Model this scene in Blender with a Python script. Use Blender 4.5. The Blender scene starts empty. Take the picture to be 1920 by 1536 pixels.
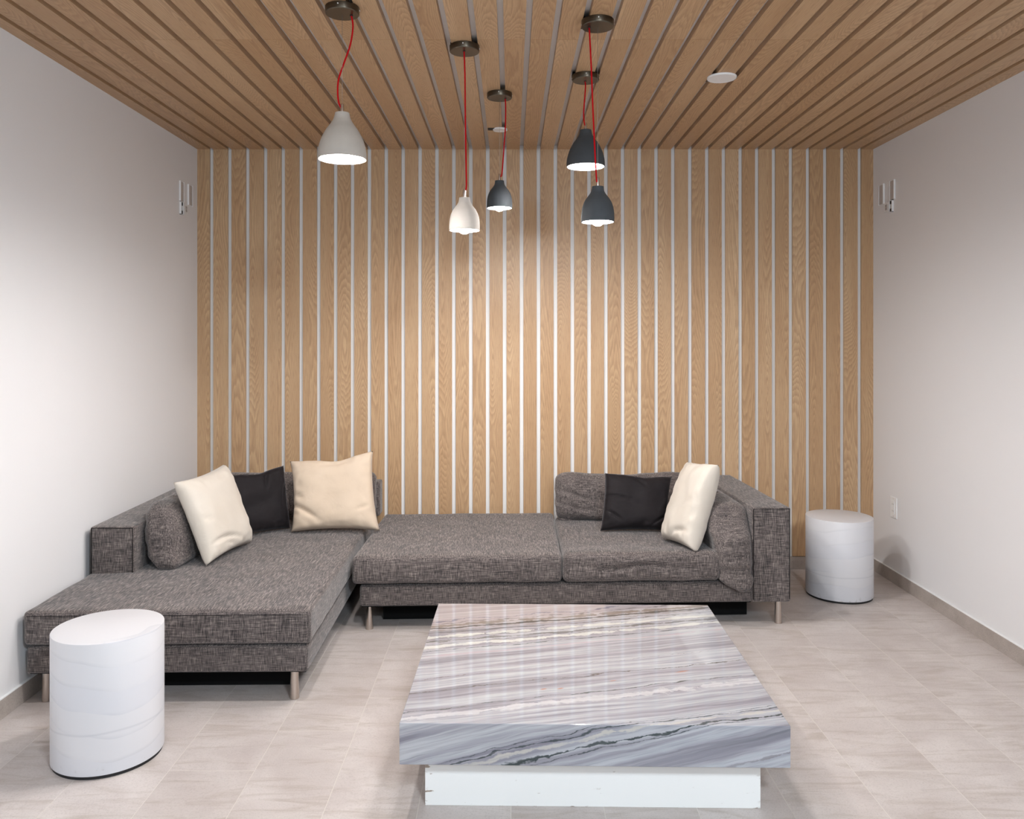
import bpy, bmesh, math, random
from mathutils import Vector, Matrix, noise
C = bpy.context.scene.collection
random.seed(7)

# ---------------------------------------------------------------- camera
cd = bpy.data.cameras.new('camera'); cam = bpy.data.objects.new('camera', cd); C.objects.link(cam)
cam.location = (0, 0, 1.6); cam.rotation_euler = (math.pi/2, 0, 0)
cd.sensor_fit = 'HORIZONTAL'; cd.sensor_width = 36.0; cd.lens = 36.0*1530/1920
cd.shift_x = 2/1920; cd.shift_y = -133/1920; cd.clip_start = 0.05
bpy.context.scene.camera = cam
# ---------------------------------------------------------------- world, lights, exposure
w = bpy.data.worlds.new('world'); bpy.context.scene.world = w; w.use_nodes = True
bg = w.node_tree.nodes['Background']; bg.inputs[0].default_value = (0.72, 0.86, 1.0, 1); bg.inputs[1].default_value = 0.55
def area(name, loc, rot, sx, sy, power, col):
    l = bpy.data.lights.new(name, 'AREA'); l.shape = 'RECTANGLE'; l.size = sx; l.size_y = sy; l.energy = power; l.color = col
    o = bpy.data.objects.new(name, l); o.location = loc; o.rotation_euler = rot; C.objects.link(o); return o
area('lobby_ceiling_light', (0.95, -0.45, 2.86), (math.radians(16), math.radians(14), 0), 0.5, 0.5, 150, (0.80, 0.91, 1.0))
area('rear_fill_light', (-0.5, -1.7, 2.82), (math.radians(42), 0, 0), 1.8, 0.6, 48, (0.80, 0.92, 1.0))  # added broad cool fill behind the camera, lifts the near walls
BULB_SMALL = 900.0; BULB_LARGE = 1300.0
vs = bpy.context.scene.view_settings
bpy.context.scene.display_settings.display_device = 'sRGB'
vs.view_transform = 'Standard'; vs.look = 'None'; vs.gamma = 1.0; vs.use_curve_mapping = False; vs.exposure = 0.0

# ---------------------------------------------------------------- materials
def srgb(r, g, b):
    f = lambda c: (c/255/12.92) if c/255 <= 0.04045 else ((c/255+0.055)/1.055)**2.4
    return (f(r), f(g), f(b), 1)
class NT:
    def __init__(s, name):
        s.m = bpy.data.materials.new(name); s.m.use_nodes = True; s.t = s.m.node_tree
        s.b = s.t.nodes['Principled BSDF']
    def n(s, typ, **kw):
        x = s.t.nodes.new(typ)
        for k, v in kw.items():
            if k.startswith('i_'):
                x.inputs[int(k[2:]) if k[2:].isdigit() else k[2:].replace('_', ' ')].default_value = v
            else: setattr(x, k, v)
        return x
    def l(s, a, b): s.t.links.new(a, b)
    def put(s, x, v):
        if isinstance(v, (int, float)): x.default_value = v
        elif isinstance(v, tuple): x.default_value = v
        else: s.l(v, x)
    def math(s, op, a, b=0.0, c=None):
        x = s.n('ShaderNodeMath', operation=op); s.put(x.inputs[0], a); s.put(x.inputs[1], b)
        if c is not None: s.put(x.inputs[2], c)
        return x.outputs[0]
    def mix(s, f, a, b, blend='MIX'):
        x = s.n('ShaderNodeMix', data_type='RGBA', blend_type=blend)
        s.put(x.inputs[0], f); s.put(x.inputs[6], a); s.put(x.inputs[7], b); return x.outputs[2]
    def noise(s, vec, scale, detail=3, rough=0.5, dist=0.0):
        x = s.n('ShaderNodeTexNoise', i_Scale=scale, i_Detail=detail, i_Roughness=rough, i_Distortion=dist)
        s.l(vec, x.inputs['Vector']); return x.outputs[0]
    def map(s, vec, scale=(1, 1, 1), loc=(0, 0, 0), rot=(0, 0, 0)):
        x = s.n('ShaderNodeMapping'); x.inputs['Scale'].default_value = scale; x.inputs['Location'].default_value = loc
        x.inputs['Rotation'].default_value = rot; s.l(vec, x.inputs['Vector']); return x.outputs[0]
    def ramp(s, f, stops):
        x = s.n('ShaderNodeValToRGB'); e = x.color_ramp.elements
        while len(e) < len(stops): e.new(0.5)
        for el, (p, c) in zip(e, stops): el.position = p; el.color = c if len(c) == 4 else (*c, 1)
        s.l(f, x.inputs[0]); return x.outputs[0]
    def rng(s, f, a, b, c=0.0, d=1.0, smooth=False):
        x = s.n('ShaderNodeMapRange'); x.interpolation_type = 'SMOOTHSTEP' if smooth else 'LINEAR'
        s.l(f, x.inputs[0]); x.inputs[1].default_value = a; x.inputs[2].default_value = b
        x.inputs[3].default_value = c; x.inputs[4].default_value = d; return x.outputs[0]
    def bump(s, h, strength, dist):
        x = s.n('ShaderNodeBump', i_Strength=strength, i_Distance=dist); s.l(h, x.inputs['Height']); s.l(x.outputs[0], s.b.inputs['Normal'])
    def col(s, v): s.put(s.b.inputs['Base Color'], v)
    def set(s, **kw):
        for k, v in kw.items(): s.put(s.b.inputs[k.replace('_', ' ')], v)
def simple(name, c, rough=0.5, metal=0.0, spec=0.5, tex=0.0, tscale=20):
    t = NT(name); t.set(Roughness=rough, Metallic=metal)
    t.b.inputs['Specular IOR Level'].default_value = spec
    if tex:
        co = t.n('ShaderNodeTexCoord').outputs['Object']
        f = t.noise(co, tscale, 5, 0.6)
        lo = tuple(x*(1-tex) for x in c[:3])+(1,); hi = tuple(min(1, x*(1+tex)) for x in c[:3])+(1,)
        t.col(t.mix(f, lo, hi))
    else: t.col(c)
    return t.m

def wood():
    t = NT('oak_veneer')
    uv = t.n('ShaderNodeUVMap').outputs[0]
    at = t.n('ShaderNodeAttribute', attribute_name='board'); rnd = at.outputs['Fac']
    sp = t.n('ShaderNodeSeparateXYZ'); t.l(uv, sp.inputs[0]); u, v = sp.outputs[0], sp.outputs[1]
    r2 = t.math('FRACT', t.math('MULTIPLY', rnd, 37.7)); r3 = t.math('FRACT', t.math('MULTIPLY', rnd, 91.3))
    cv = t.n('ShaderNodeCombineXYZ'); t.l(t.math('MULTIPLY', v, 0.55), cv.inputs[0]); t.l(t.math('MULTIPLY', rnd, 300.0), cv.inputs[1])
    slow = t.noise(cv.outputs[0], 1.0, 1, 0.4)
    cw = t.n('ShaderNodeCombineXYZ'); t.l(t.math('MULTIPLY', u, 22.0), cw.inputs[0]); t.l(t.math('MULTIPLY', v, 1.1), cw.inputs[1]); t.l(t.math('MULTIPLY', r2, 60.0), cw.inputs[2])
    wob = t.noise(cw.outputs[0], 1.0, 3, 0.55)
    a = t.math('ADD', u, t.math('MULTIPLY', t.math('SUBTRACT', r2, 0.5), 0.11))
    h = t.math('MULTIPLY', t.math('SUBTRACT', slow, 0.42), 0.55)
    h = t.math('ADD', h, t.math('MULTIPLY', t.math('SUBTRACT', wob, 0.5), 0.020))
    r = t.math('SQRT', t.math('ADD', t.math('MULTIPLY', a, a), t.math('MULTIPLY', h, h)))
    r = t.math('ADD', r, t.math('MULTIPLY', wob, 0.010))
    ph = t.math('FRACT', t.math('MULTIPLY', r, 150.0))
    ring = t.ramp(ph, [(0, (0.15,)*3), (0.35, (0.55,)*3), (0.8, (1,)*3), (1.0, (0.15,)*3)])
    # fine pores along the board
    cp = t.n('ShaderNodeCombineXYZ'); t.l(t.math('MULTIPLY', u, 520.0), cp.inputs[0]); t.l(t.math('MULTIPLY', v, 14.0), cp.inputs[1]); t.l(t.math('MULTIPLY', r3, 90.0), cp.inputs[2])
    pore = t.noise(cp.outputs[0], 1.0, 2, 0.6)
    cb = t.n('ShaderNodeCombineXYZ'); t.l(t.math('MULTIPLY', u, 14.0), cb.inputs[0]); t.l(t.math('MULTIPLY', v, 1.2), cb.inputs[1]); t.l(t.math('MULTIPLY', rnd, 130.0), cb.inputs[2])
    blot = t.noise(cb.outputs[0], 1.0, 3, 0.5)
    base = t.mix(r3, WOOD_A, WOOD_B)
    base = t.mix(t.rng(blot, 0.35, 0.65, 0, 0.45), base, WOOD_C)
    c = t.mix(t.math('MULTIPLY', t.math('SUBTRACT', 1.0, ring), 0.40), base, WOOD_D)
    c = t.mix(t.rng(pore, 0.50, 0.70, 0, 0.35), c, WOOD_D)
    t.col(c); t.set(Roughness=0.40)
    t.b.inputs['Specular IOR Level'].default_value = 0.35
    t.bump(pore, 0.15, 0.001)
    return t.m
WOOD_A = srgb(194, 160, 122); WOOD_B = srgb(210, 179, 142); WOOD_C = srgb(184, 146, 108); WOOD_D = srgb(118, 80, 54)
M = {}
M['wood'] = wood()
M['wall'] = simple('wall_paint', srgb(228, 227, 228), 0.6, spec=0.3)
M['channel'] = simple('white_channel', srgb(232, 232, 232), 0.5, spec=0.3)
M['white_plastic'] = simple('white_plastic', srgb(235, 235, 235), 0.35)
M['grey_plastic'] = simple('grey_plastic', srgb(190, 182, 178), 0.4)
M['dark'] = simple('black_plastic', srgb(22, 22, 24), 0.5)
M['steel'] = simple('brushed_steel', srgb(200, 190, 182), 0.28, 1.0, tex=0.06, tscale=60)
M['cord'] = simple('red_cord', srgb(178, 0, 14), 0.7, spec=0.15)
M['wire'] = simple('steel_wire', srgb(170, 165, 160), 0.35, 0.6)
M['concrete_light'] = simple('pale_concrete', srgb(178, 171, 163), 0.75, spec=0.25, tex=0.10, tscale=16)
M['concrete_dark'] = simple('dark_concrete', srgb(66, 70, 74), 0.7, spec=0.3, tex=0.22, tscale=18)
M['shade_inside'] = simple('shade_inside', srgb(240, 238, 234), 0.6)
M['drum_foot'] = simple('rubber', srgb(24, 24, 26), 0.6)
M['slab_white'] = None

def canopy_mat():
    t = NT('antique_bronze'); co = t.n('ShaderNodeTexCoord').outputs['Object']
    f = t.noise(t.map(co, (3, 3, 260)), 1.0, 3, 0.6)
    t.col(t.mix(f, srgb(74, 68, 60), srgb(108, 100, 88))); t.set(Metallic=1.0, Roughness=0.30); return t.m
M['canopy'] = canopy_mat()

def emis(name, col, s):
    t = NT(name); t.col(col); t.set(Emission_Strength=s); t.b.inputs['Emission Color'].default_value = col; return t.m
M['bulb_s'] = emis('lamp_glass_small', (1.0, 0.97, 0.955, 1), BULB_SMALL)
M['bulb_l'] = emis('lamp_glass_large', (1.0, 0.97, 0.955, 1), BULB_LARGE)

def tile():
    t = NT('stone_tile'); ob = t.n('ShaderNodeTexCoord').outputs['Object']
    sp = t.n('ShaderNodeSeparateXYZ'); t.l(ob, sp.inputs[0]); x, y = sp.outputs[0], sp.outputs[1]
    W, L = 0.3165, 1.224
    cx = t.math('DIVIDE', t.math('SUBTRACT', x, 2.216), W)
    ci = t.math('FLOOR', cx); fx = t.math('FRACT', cx)
    cy = t.math('ADD', t.math('DIVIDE', t.math('SUBTRACT', y, 4.857), L), t.math('MULTIPLY', t.math('ADD', ci, 1.0), -0.25))
    ri = t.math('FLOOR', cy); fy = t.math('FRACT', cy)
    dx = t.math('MULTIPLY', t.math('MINIMUM', fx, t.math('SUBTRACT', 1.0, fx)), W)
    dy = t.math('MULTIPLY', t.math('MINIMUM', fy, t.math('SUBTRACT', 1.0, fy)), L)
    d = t.math('MINIMUM', dx, dy)
    grout = t.rng(d, 0.0008, 0.0018, 1.0, 0.0)
    idv = t.n('ShaderNodeCombineXYZ'); t.l(ci, idv.inputs[0]); t.l(ri, idv.inputs[1])
    wn = t.n('ShaderNodeTexWhiteNoise', noise_dimensions='3D'); t.l(idv.outputs[0], wn.inputs['Vector'])
    off = t.n('ShaderNodeVectorMath', operation='ADD'); t.l(ob, off.inputs[0])
    sc = t.n('ShaderNodeVectorMath', operation='SCALE', i_3=7.0); t.l(wn.outputs['Color'], sc.inputs[0]); t.l(sc.outputs[0], off.inputs[1])
    v = off.outputs[0]
    vr = t.map(v, (1.2, 7.0, 1), rot=(0, 0, 0.55))
    streak = t.noise(vr, 2.6, 6, 0.62, 0.9)
    cloud = t.noise(v, 3.5, 6, 0.6, 0.4)
    grain = t.noise(v, 160.0, 3, 0.7)
    c = t.mix(t.rng(cloud, 0.30, 0.70), srgb(182, 172, 168), srgb(204, 196, 192))
    c = t.mix(t.rng(streak, 0.50, 0.68, 0, 0.65), c, srgb(166, 154, 144))
    c = t.mix(t.rng(grain, 0.50, 0.75, 0, 0.45), c, srgb(146, 136, 130))
    c = t.mix(t.math('MULTIPLY', t.math('SUBTRACT', wn.outputs['Value'], 0.5), 0.22), c, srgb(150, 140, 132))
    c = t.mix(grout, c, srgb(205, 198, 190))
    t.col(c); t.set(Roughness=0.42); t.b.inputs['Specular IOR Level'].default_value = 0.4
    hb = t.math('ADD', t.math('MULTIPLY', streak, 0.5), t.math('MULTIPLY', grain, 0.3)); hb = t.math('SUBTRACT', hb, grout)
    t.bump(hb, 0.25, 0.003)
    return t.m
M['tile'] = tile()
def base_tile():
    t = NT('stone_baseboard'); ob = t.n('ShaderNodeTexCoord').outputs['Object']
    a = t.noise(ob, 9, 6, 0.65); g = t.noise(ob, 150, 3, 0.7)
    c = t.mix(t.rng(a, 0.3, 0.7), srgb(160, 150, 142), srgb(182, 172, 165)); c = t.mix(t.rng(g, 0.5, 0.75, 0, 0.6), c, srgb(128, 116, 108))
    t.col(c); t.set(Roughness=0.55); return t.m
M['base_tile'] = base_tile()

def fabric():
    t = NT('charcoal_tweed'); ob = t.n('ShaderNodeTexCoord').outputs['Object']
    s1 = t.noise(t.map(ob, (17, 300, 300)), 1.0, 3, 0.6)
    s2 = t.noise(t.map(ob, (230, 22, 230), (5, 3, 1)), 1.0, 3, 0.6)
    s3 = t.noise(t.map(ob, (330, 330, 24), (2, 7, 9)), 1.0, 2, 0.6)
    g = t.n('ShaderNodeTexCoord').outputs['Normal']
    ge = t.n('ShaderNodeNewGeometry')
    vt = t.n('ShaderNodeVectorTransform', vector_type='NORMAL', convert_from='WORLD', convert_to='OBJECT'); t.l(ge.outputs['True Normal'], vt.inputs[0])
    sn = t.n('ShaderNodeSeparateXYZ'); t.l(vt.outputs[0], sn.inputs[0])
    up = t.rng(t.math('ABSOLUTE', sn.outputs[2]), 0.5, 0.9)
    side = t.rng(t.math('ABSOLUTE', sn.outputs[0]), 0.5, 0.9)
    # warp: along y on tops, along z on upright faces ; weft: along x (or y on side faces)
    warp = t.math('ADD', t.math('MULTIPLY', s2, up), t.math('MULTIPLY', s3, t.math('SUBTRACT', 1.0, up)))
    weft = t.math('ADD', t.math('MULTIPLY', s2, side), t.math('MULTIPLY', s1, t.math('SUBTRACT', 1.0, side)))
    k = t.math('ADD', 0.5, t.math('MULTIPLY', up, 0.32))
    mixv = t.math('ADD', t.math('MULTIPLY', warp, k), t.math('MULTIPLY', weft, t.math('SUBTRACT', 1.0, k)))
    blo = t.noise(ob, 7.0, 3, 0.5)
    mixv = t.math('ADD', mixv, t.math('MULTIPLY', t.math('SUBTRACT', blo, 0.5), 0.10))
    fine = t.noise(ob, 700.0, 1, 0.5)
    mixv = t.math('ADD', mixv, t.math('MULTIPLY', t.math('SUBTRACT', fine, 0.5), 0.16))
    c = t.ramp(mixv, [(0.33, srgb(26, 26, 29)), (0.44, srgb(70, 64, 63)), (0.54, srgb(106, 97, 94)), (0.68, srgb(158, 147, 141))])
    t.col(c); t.set(Roughness=0.85, Sheen_Weight=0.25, Sheen_Roughness=0.5)
    t.b.inputs['Specular IOR Level'].default_value = 0.2
    t.bump(mixv, 0.3, 0.0015)
    return t.m
M['fabric'] = fabric()
M['seam'] = simple('seam_thread', srgb(38, 35, 36), 0.9, spec=0.1)
M['under'] = simple('underside_cloth_and_shadow', srgb(20, 20, 20), 0.9, spec=0.1)  # underside cloth, also the added black boxes that stand in for shadow

def cloth(name, c1, c2, sheen, rough, wr=0.4):
    t = NT(name); ob = t.n('ShaderNodeTexCoord').outputs['Object']
    a = t.noise(ob, 6, 4, 0.55); g = t.noise(ob, 500, 2, 0.6)
    t.col(t.mix(t.rng(a, 0.3, 0.7), c1, c2)); t.set(Roughness=rough, Sheen_Weight=sheen, Sheen_Roughness=0.35)
    t.b.inputs['Specular IOR Level'].default_value = 0.15
    h = t.math('ADD', t.math('MULTIPLY', t.noise(t.map(ob, (1, 1, 1)), 9, 3, 0.5, 0.6), wr), t.math('MULTIPLY', g, 0.06))
    t.bump(h, 0.5, 0.02); return t.m
M['cream_warm'] = cloth('cream_cotton', srgb(202, 183, 162), srgb(208, 190, 170), 0.2, 0.85)
M['cream_pale'] = cloth('ivory_cotton', srgb(204, 195, 183), srgb(209, 201, 190), 0.2, 0.85)
M['black_velvet'] = cloth('black_velvet', srgb(25, 22, 24), srgb(31, 27, 29), 0.25, 0.7, 0.3)
M['black_velvet'].node_tree.nodes['Principled BSDF'].inputs['Sheen Tint'].default_value = (0.6, 0.6, 0.66, 1)

def marble():
    t = NT('banded_marble'); ob = t.n('ShaderNodeTexCoord').outputs['Object']
    sp = t.n('ShaderNodeSeparateXYZ'); t.l(ob, sp.inputs[0]); x, y, z = sp.outputs
    # strata coordinate in metres; the table's own origin sits at world (0.287, 3.32, 0)
    s = t.math('ADD', t.math('ADD', y, z), t.math('MULTIPLY', x, -0.26)); s = t.math('ADD', s, 3.32-0.26*0.287)
    n1 = t.noise(t.map(ob, (1.0, 2.0, 2.0)), 1.4, 3, 0.5, 0.2)
    n2 = t.noise(t.map(ob, (2, 5, 5), (4, 2, 1)), 2.6, 5, 0.6, 0.3)
    sd = t.math('ADD', s, t.math('MULTIPLY', t.math('SUBTRACT', n1, 0.5), 0.075))
    sd = t.math('ADD', sd, t.math('MULTIPLY', t.math('SUBTRACT', n2, 0.5), 0.014))
    def strat(scale, seed, det=4, ro=0.6):
        cx = t.n('ShaderNodeCombineXYZ'); t.l(t.math('MULTIPLY', sd, scale), cx.inputs[0]); t.l(t.math('MULTIPLY', x, scale*0.035), cx.inputs[1]); cx.inputs[2].default_value = seed
        return t.noise(cx.outputs[0], 1.0, det, ro)
    b1 = strat(14, 1.3); b2 = strat(55, 7.7); b3 = strat(150, 3.1, 2)
    c = t.ramp(b1, [(0.30, srgb(112, 112, 120)), (0.43, srgb(142, 140, 148)), (0.54, srgb(174, 176, 181)), (0.66, srgb(126, 125, 136))])
    c = t.mix(t.rng(b2, 0.48, 0.74, 0, 0.55), c, srgb(198, 196, 200))
    c = t.mix(t.rng(b2, 0.50, 0.25, 0, 0.55), c, srgb(128, 124, 134))
    c = t.mix(t.rng(b3, 0.52, 0.75, 0, 0.35), c, srgb(96, 94, 104))
    cool = t.rng(sd, 3.05, 2.80, 0, 0.35)
    c = t.mix(cool, c, srgb(226, 236, 246), 'MULTIPLY')
    c = t.mix(t.rng(sd, 3.95, 4.05, 0, 0.5), c, srgb(168, 154, 152))
    brk = t.noise(t.map(ob, (6, 6, 6), (1, 9, 4)), 2.2, 4, 0.65)
    def vein(s0, w, col, amt, c, wob=0.0, lo=0.0, grain=0.5):
        ss = t.math('ADD', sd, t.math('MULTIPLY', t.math('SUBTRACT', n2, 0.5), wob))
        d = t.math('ABSOLUTE', t.math('SUBTRACT', ss, s0))
        ww = t.math('MULTIPLY', t.rng(brk, 0.35, 0.65, lo, 1.4), w*0.85)
        f = t.math('SUBTRACT', 1.0, t.math('DIVIDE', d, t.math('MAXIMUM', ww, 0.0005)))
        f = t.math('MAXIMUM', t.math('MINIMUM', t.math('MULTIPLY', f, 1.8), 1.0), 0.0)
        f = t.math('MULTIPLY', f, amt)
        if grain: f = t.math('MULTIPLY', f, t.rng(b3, 0.30, 0.60, 1.0-grain, 1.0))
        return t.mix(f, c, col)
    cream = srgb(204, 204, 198); olive = srgb(52, 50, 44); green = srgb(40, 54, 56); brown = srgb(104, 90, 78)
    c = vein(3.88, 0.030, cream, 0.9, c); c = vein(3.78, 0.028, cream, 0.9, c, 0.03)
    c = vein(4.02, 0.030, brown, 0.85, c, 0.03); c = vein(3.985, 0.017, olive, 0.97, c, 0.04, 0.35, 0.3)
    c = vein(3.83, 0.021, olive, 0.85, c, 0.05, 0.0, 0.8); c = vein(3.735, 0.006, green, 0.9, c, 0.03, 0.0, 0.3)
    c = vein(3.925, 0.010, olive, 0.8, c, 0.05, 0.0, 0.8); c = vein(4.055, 0.008, olive, 0.7, c, 0.06, 0.0, 0.7); c = vein(3.955, 0.012, brown, 0.6, c, 0.04, 0.0, 0.7); c = vein(3.80, 0.005, srgb(92, 88, 80), 0.8, c, 0.03, 0.0, 0.7); c = vein(3.86, 0.004, srgb(92, 88, 80), 0.8, c, 0.04, 0.0, 0.7)
    c = vein(4.09, 0.010, srgb(96, 92, 112), 0.8, c, 0.10, 0.1, 0.2)
    c = vein(3.68, 0.012, srgb(176, 150, 158), 0.6, c)
    c = vein(3.345, 0.0035, srgb(86, 80, 76), 0.95, c, 0.07, 0.3, 0.0); c = vein(3.20, 0.004, srgb(72, 80, 78), 0.9, c, 0.04, 0.1, 0.0)
    c = vein(3.46, 0.0022, srgb(110, 104, 104), 0.8, c, 0.05, 0.0, 0.0); c = vein(3.15, 0.03, srgb(206, 204, 206), 0.7, c)
    c = vein(2.905, 0.012, srgb(190, 186, 178), 0.8, c, 0.04)
    c = vein(2.875, 0.0085, green, 0.97, c, 0.06, 0.25, 0.2); c = vein(2.925, 0.005, green, 0.9, c, 0.04, 0.2, 0.2)
    c = vein(2.86, 0.003, green, 0.8, c, 0.03, 0.0, 0.4); c = vein(2.94, 0.002, green, 0.8, c, 0.03, 0.0, 0.4); c = vein(2.62, 0.004, srgb(80, 84, 90), 0.7, c, 0.05, 0.0, 0.5); c = vein(2.70, 0.010, srgb(108, 104, 108), 0.7, c, 0.04)
    for sx, sy, ra, rb in ((0.375, -0.173, 0.028, 0.006), (-0.162, -0.340, 0.012, 0.006), (-0.100, -0.334, 0.012, 0.006), (0.10, -0.262, 0.014, 0.004)):
        dx = t.math('SUBTRACT', x, sx); dy = t.math('SUBTRACT', t.math('SUBTRACT', y, sy), t.math('MULTIPLY', dx, 0.35))
        q = t.math('ADD', t.math('POWER', t.math('ABSOLUTE', t.math('DIVIDE', dx, ra)), 2.0), t.math('POWER', t.math('ABSOLUTE', t.math('DIVIDE', dy, rb)), 2.0))
        c = t.mix(t.rng(q, 1.4, 0.2, 0, 0.75), c, srgb(170, 118, 96))
    t.col(c); t.set(Roughness=0.5, Coat_Weight=1.0, Coat_Roughness=0.03); t.b.inputs['Specular IOR Level'].default_value = 0.1; t.b.inputs['Coat IOR'].default_value = 1.45
    return t.m
M['marble'] = marble()

def plinth():
    t = NT('chipped_white_lacquer'); ob = t.n('ShaderNodeTexCoord').outputs['Object']
    sp = t.n('ShaderNodeSeparateXYZ'); t.l(ob, sp.inputs[0]); x, y, z = sp.outputs
    edge = t.math('SUBTRACT', 0.569, t.math('ABSOLUTE', x)); low = t.math('MINIMUM', z, t.math('SUBTRACT', 0.18, z))
    n = t.noise(t.map(ob, (22, 22, 75)), 1.0, 4, 0.6)
    f = t.math('MULTIPLY', t.rng(edge, 0.0, 0.05, 0.16, 0), 1.0); f = t.rng(t.math('ADD', n, f), 0.70, 0.75)
    f2 = t.rng(t.math('ADD', n, t.rng(z, 0.0, 0.012, 0.14, -0.1)), 0.70, 0.76)
    f = t.math('MAXIMUM', t.math('MULTIPLY', f, t.rng(x, -0.3, 0.4, 1.0, 0.25)), f2)
    t.col(t.mix(f, srgb(238, 238, 236), srgb(150, 134, 118))); t.set(Roughness=0.35); return t.m
M['plinth'] = plinth()

def drum():
    t = NT('layered_white_resin'); ob = t.n('ShaderNodeTexCoord').outputs['Object']
    sp = t.n('ShaderNodeSeparateXYZ'); t.l(ob, sp.inputs[0]); x, y, z = sp.outputs
    n = t.noise(t.map(ob, (2.4, 2.4, 0.8)), 1.0, 2, 0.4)
    s = t.math('ADD', z, t.math('MULTIPLY', n, 0.16)); s = t.math('ADD', s, t.math('MULTIPLY', x, 0.06))
    q = t.math('MULTIPLY', s, 12.0); fr = t.math('FRACT', q)
    line = t.math('MULTIPLY', t.rng(fr, 0.0, 0.16, 1.0, 0.0), t.rng(t.noise(ob, 5.0, 2), 0.38, 0.62))
    wn = t.n('ShaderNodeTexWhiteNoise', noise_dimensions='1D'); t.l(t.math('FLOOR', q), wn.inputs['W'])
    c = t.mix(wn.outputs[0], srgb(209, 209, 214), srgb(214, 213, 216))
    c = t.mix(t.math('MULTIPLY', line, 0.30), c, srgb(168, 170, 178))
    seam = t.math('ABSOLUTE', t.math('SUBTRACT', z, t.math('ADD', 0.138, t.math('MULTIPLY', n, 0.04))))
    c = t.mix(t.rng(seam, 0.0, 0.006, 0.3, 0), c, srgb(160, 162, 170))
    chip = t.math('MULTIPLY', t.rng(t.noise(ob, 24, 4, 0.6), 0.60, 0.64), t.rng(z, 0.012, 0.05, 1, 0))
    c = t.mix(t.math('MULTIPLY', chip, 0.7), c, srgb(178, 176, 174))
    t.col(c); t.set(Roughness=0.38); t.b.inputs['Subsurface Weight'].default_value = 0.0; return t.m
M['drum'] = drum()

# ---------------------------------------------------------------- geometry helpers
def link(name, me, m, parent=None, smooth=False):
    o = bpy.data.objects.new(name, me); C.objects.link(o)
    if m is not None: me.materials.append(m)
    if parent is not None: o.parent = parent
    if smooth:
        for p in me.polygons: p.use_smooth = True
    return o
def from_bm(name, bm, m, parent=None, smooth=False):
    bmesh.ops.recalc_face_normals(bm, faces=bm.faces)
    me = bpy.data.meshes.new(name); bm.to_mesh(me); bm.free(); return link(name, me, m, parent, smooth)
def pyd(name, vs_, fs, m, parent=None, smooth=False):
    me = bpy.data.meshes.new(name); me.from_pydata([tuple(v) for v in vs_], [], fs); me.update()
    return link(name, me, m, parent, smooth)
def tag(o, label, cat, group=None):
    o['label'] = label; o['category'] = cat
    if group: o['group'] = group
    return o
def empty(name, loc, rz, label, cat, group=None):
    o = bpy.data.objects.new(name, None); o.empty_display_size = 0.1; o.location = loc; o.rotation_euler = (0, 0, rz); C.objects.link(o)
    return tag(o, label, cat, group)
def struct(o): o['kind'] = 'structure'; return o
def box(bm, lo, hi, bev=0.0, seg=2):
    g = bmesh.ops.create_cube(bm, size=1.0)['verts']
    for v in g: v.co = Vector([lo[i]+(v.co[i]+0.5)*(hi[i]-lo[i]) for i in range(3)])
    if bev > 0:
        es = list({e for v in g for e in v.link_edges})
        bmesh.ops.bevel(bm, geom=es, offset=bev, segments=seg, affect='EDGES', profile=0.5)
def boxo(name, lo, hi, m, parent=None, bev=0.0, seg=2):
    bm = bmesh.new(); box(bm, lo, hi, bev, seg); return from_bm(name, bm, m, parent)
def lathe(name, prof, m, parent=None, seg=64, loc=(0, 0, 0), smooth=True, close=False):
    vs_ = []; fs = []
    n = len(prof)
    for r, z in prof:
        for k in range(seg):
            a = 2*math.pi*k/seg; vs_.append((loc[0]+r*math.cos(a), loc[1]+r*math.sin(a), loc[2]+z))
    for i in range(n-1):
        for k in range(seg):
            k2 = (k+1) % seg; fs.append((i*seg+k, i*seg+k2, (i+1)*seg+k2, (i+1)*seg+k))
    if close:
        fs.append(tuple(range(seg))[::-1]); fs.append(tuple((n-1)*seg+k for k in range(seg)))
    me = bpy.data.meshes.new(name); me.from_pydata(vs_, [], fs); me.update()
    bm = bmesh.new(); bm.from_mesh(me); bmesh.ops.remove_doubles(bm, verts=bm.verts, dist=1e-6)
    bmesh.ops.recalc_face_normals(bm, faces=bm.faces)
    bm.to_mesh(me); bm.free()
    o = link(name, me, m, parent, smooth)
    if smooth:
        try: me.set_sharp_from_angle(angle=math.radians(40))
        except Exception: pass
    return o
def tube(name, pts, r, m, parent=None, seg=8, r2=None, sub=6):
    P = [Vector(p) for p in pts]; Q = []
    if len(P) > 2:
        for i in range(len(P)-1):
            p0 = P[max(i-1, 0)]; p1 = P[i]; p2 = P[i+1]; p3 = P[min(i+2, len(P)-1)]
            for k in range(sub):
                t = k/sub
                Q.append(0.5*((2*p1)+(p2-p0)*t+(2*p0-5*p1+4*p2-p3)*t*t+(3*p1-p0-3*p2+p3)*t**3))
        Q.append(P[-1])
    else: Q = P
    vs_ = []; fs = []; up = None
    for i, q in enumerate(Q):
        d = (Q[min(i+1, len(Q)-1)]-Q[max(i-1, 0)]).normalized()
        if up is None: up = d.orthogonal().normalized()
        up = (up-d*up.dot(d)).normalized(); s = d.cross(up)
        rr = r if r2 is None else r+(r2-r)*i/(len(Q)-1)
        for k in range(seg):
            a = 2*math.pi*k/seg; vs_.append(q+(up*math.cos(a)+s*math.sin(a))*rr)
    for i in range(len(Q)-1):
        for k in range(seg):
            k2 = (k+1) % seg; fs.append((i*seg+k, i*seg+k2, (i+1)*seg+k2, (i+1)*seg+k))
    fs.append(tuple(range(seg))[::-1]); fs.append(tuple((len(Q)-1)*seg+k for k in range(seg)))
    return pyd(name, vs_, fs, m, parent, True)
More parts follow.
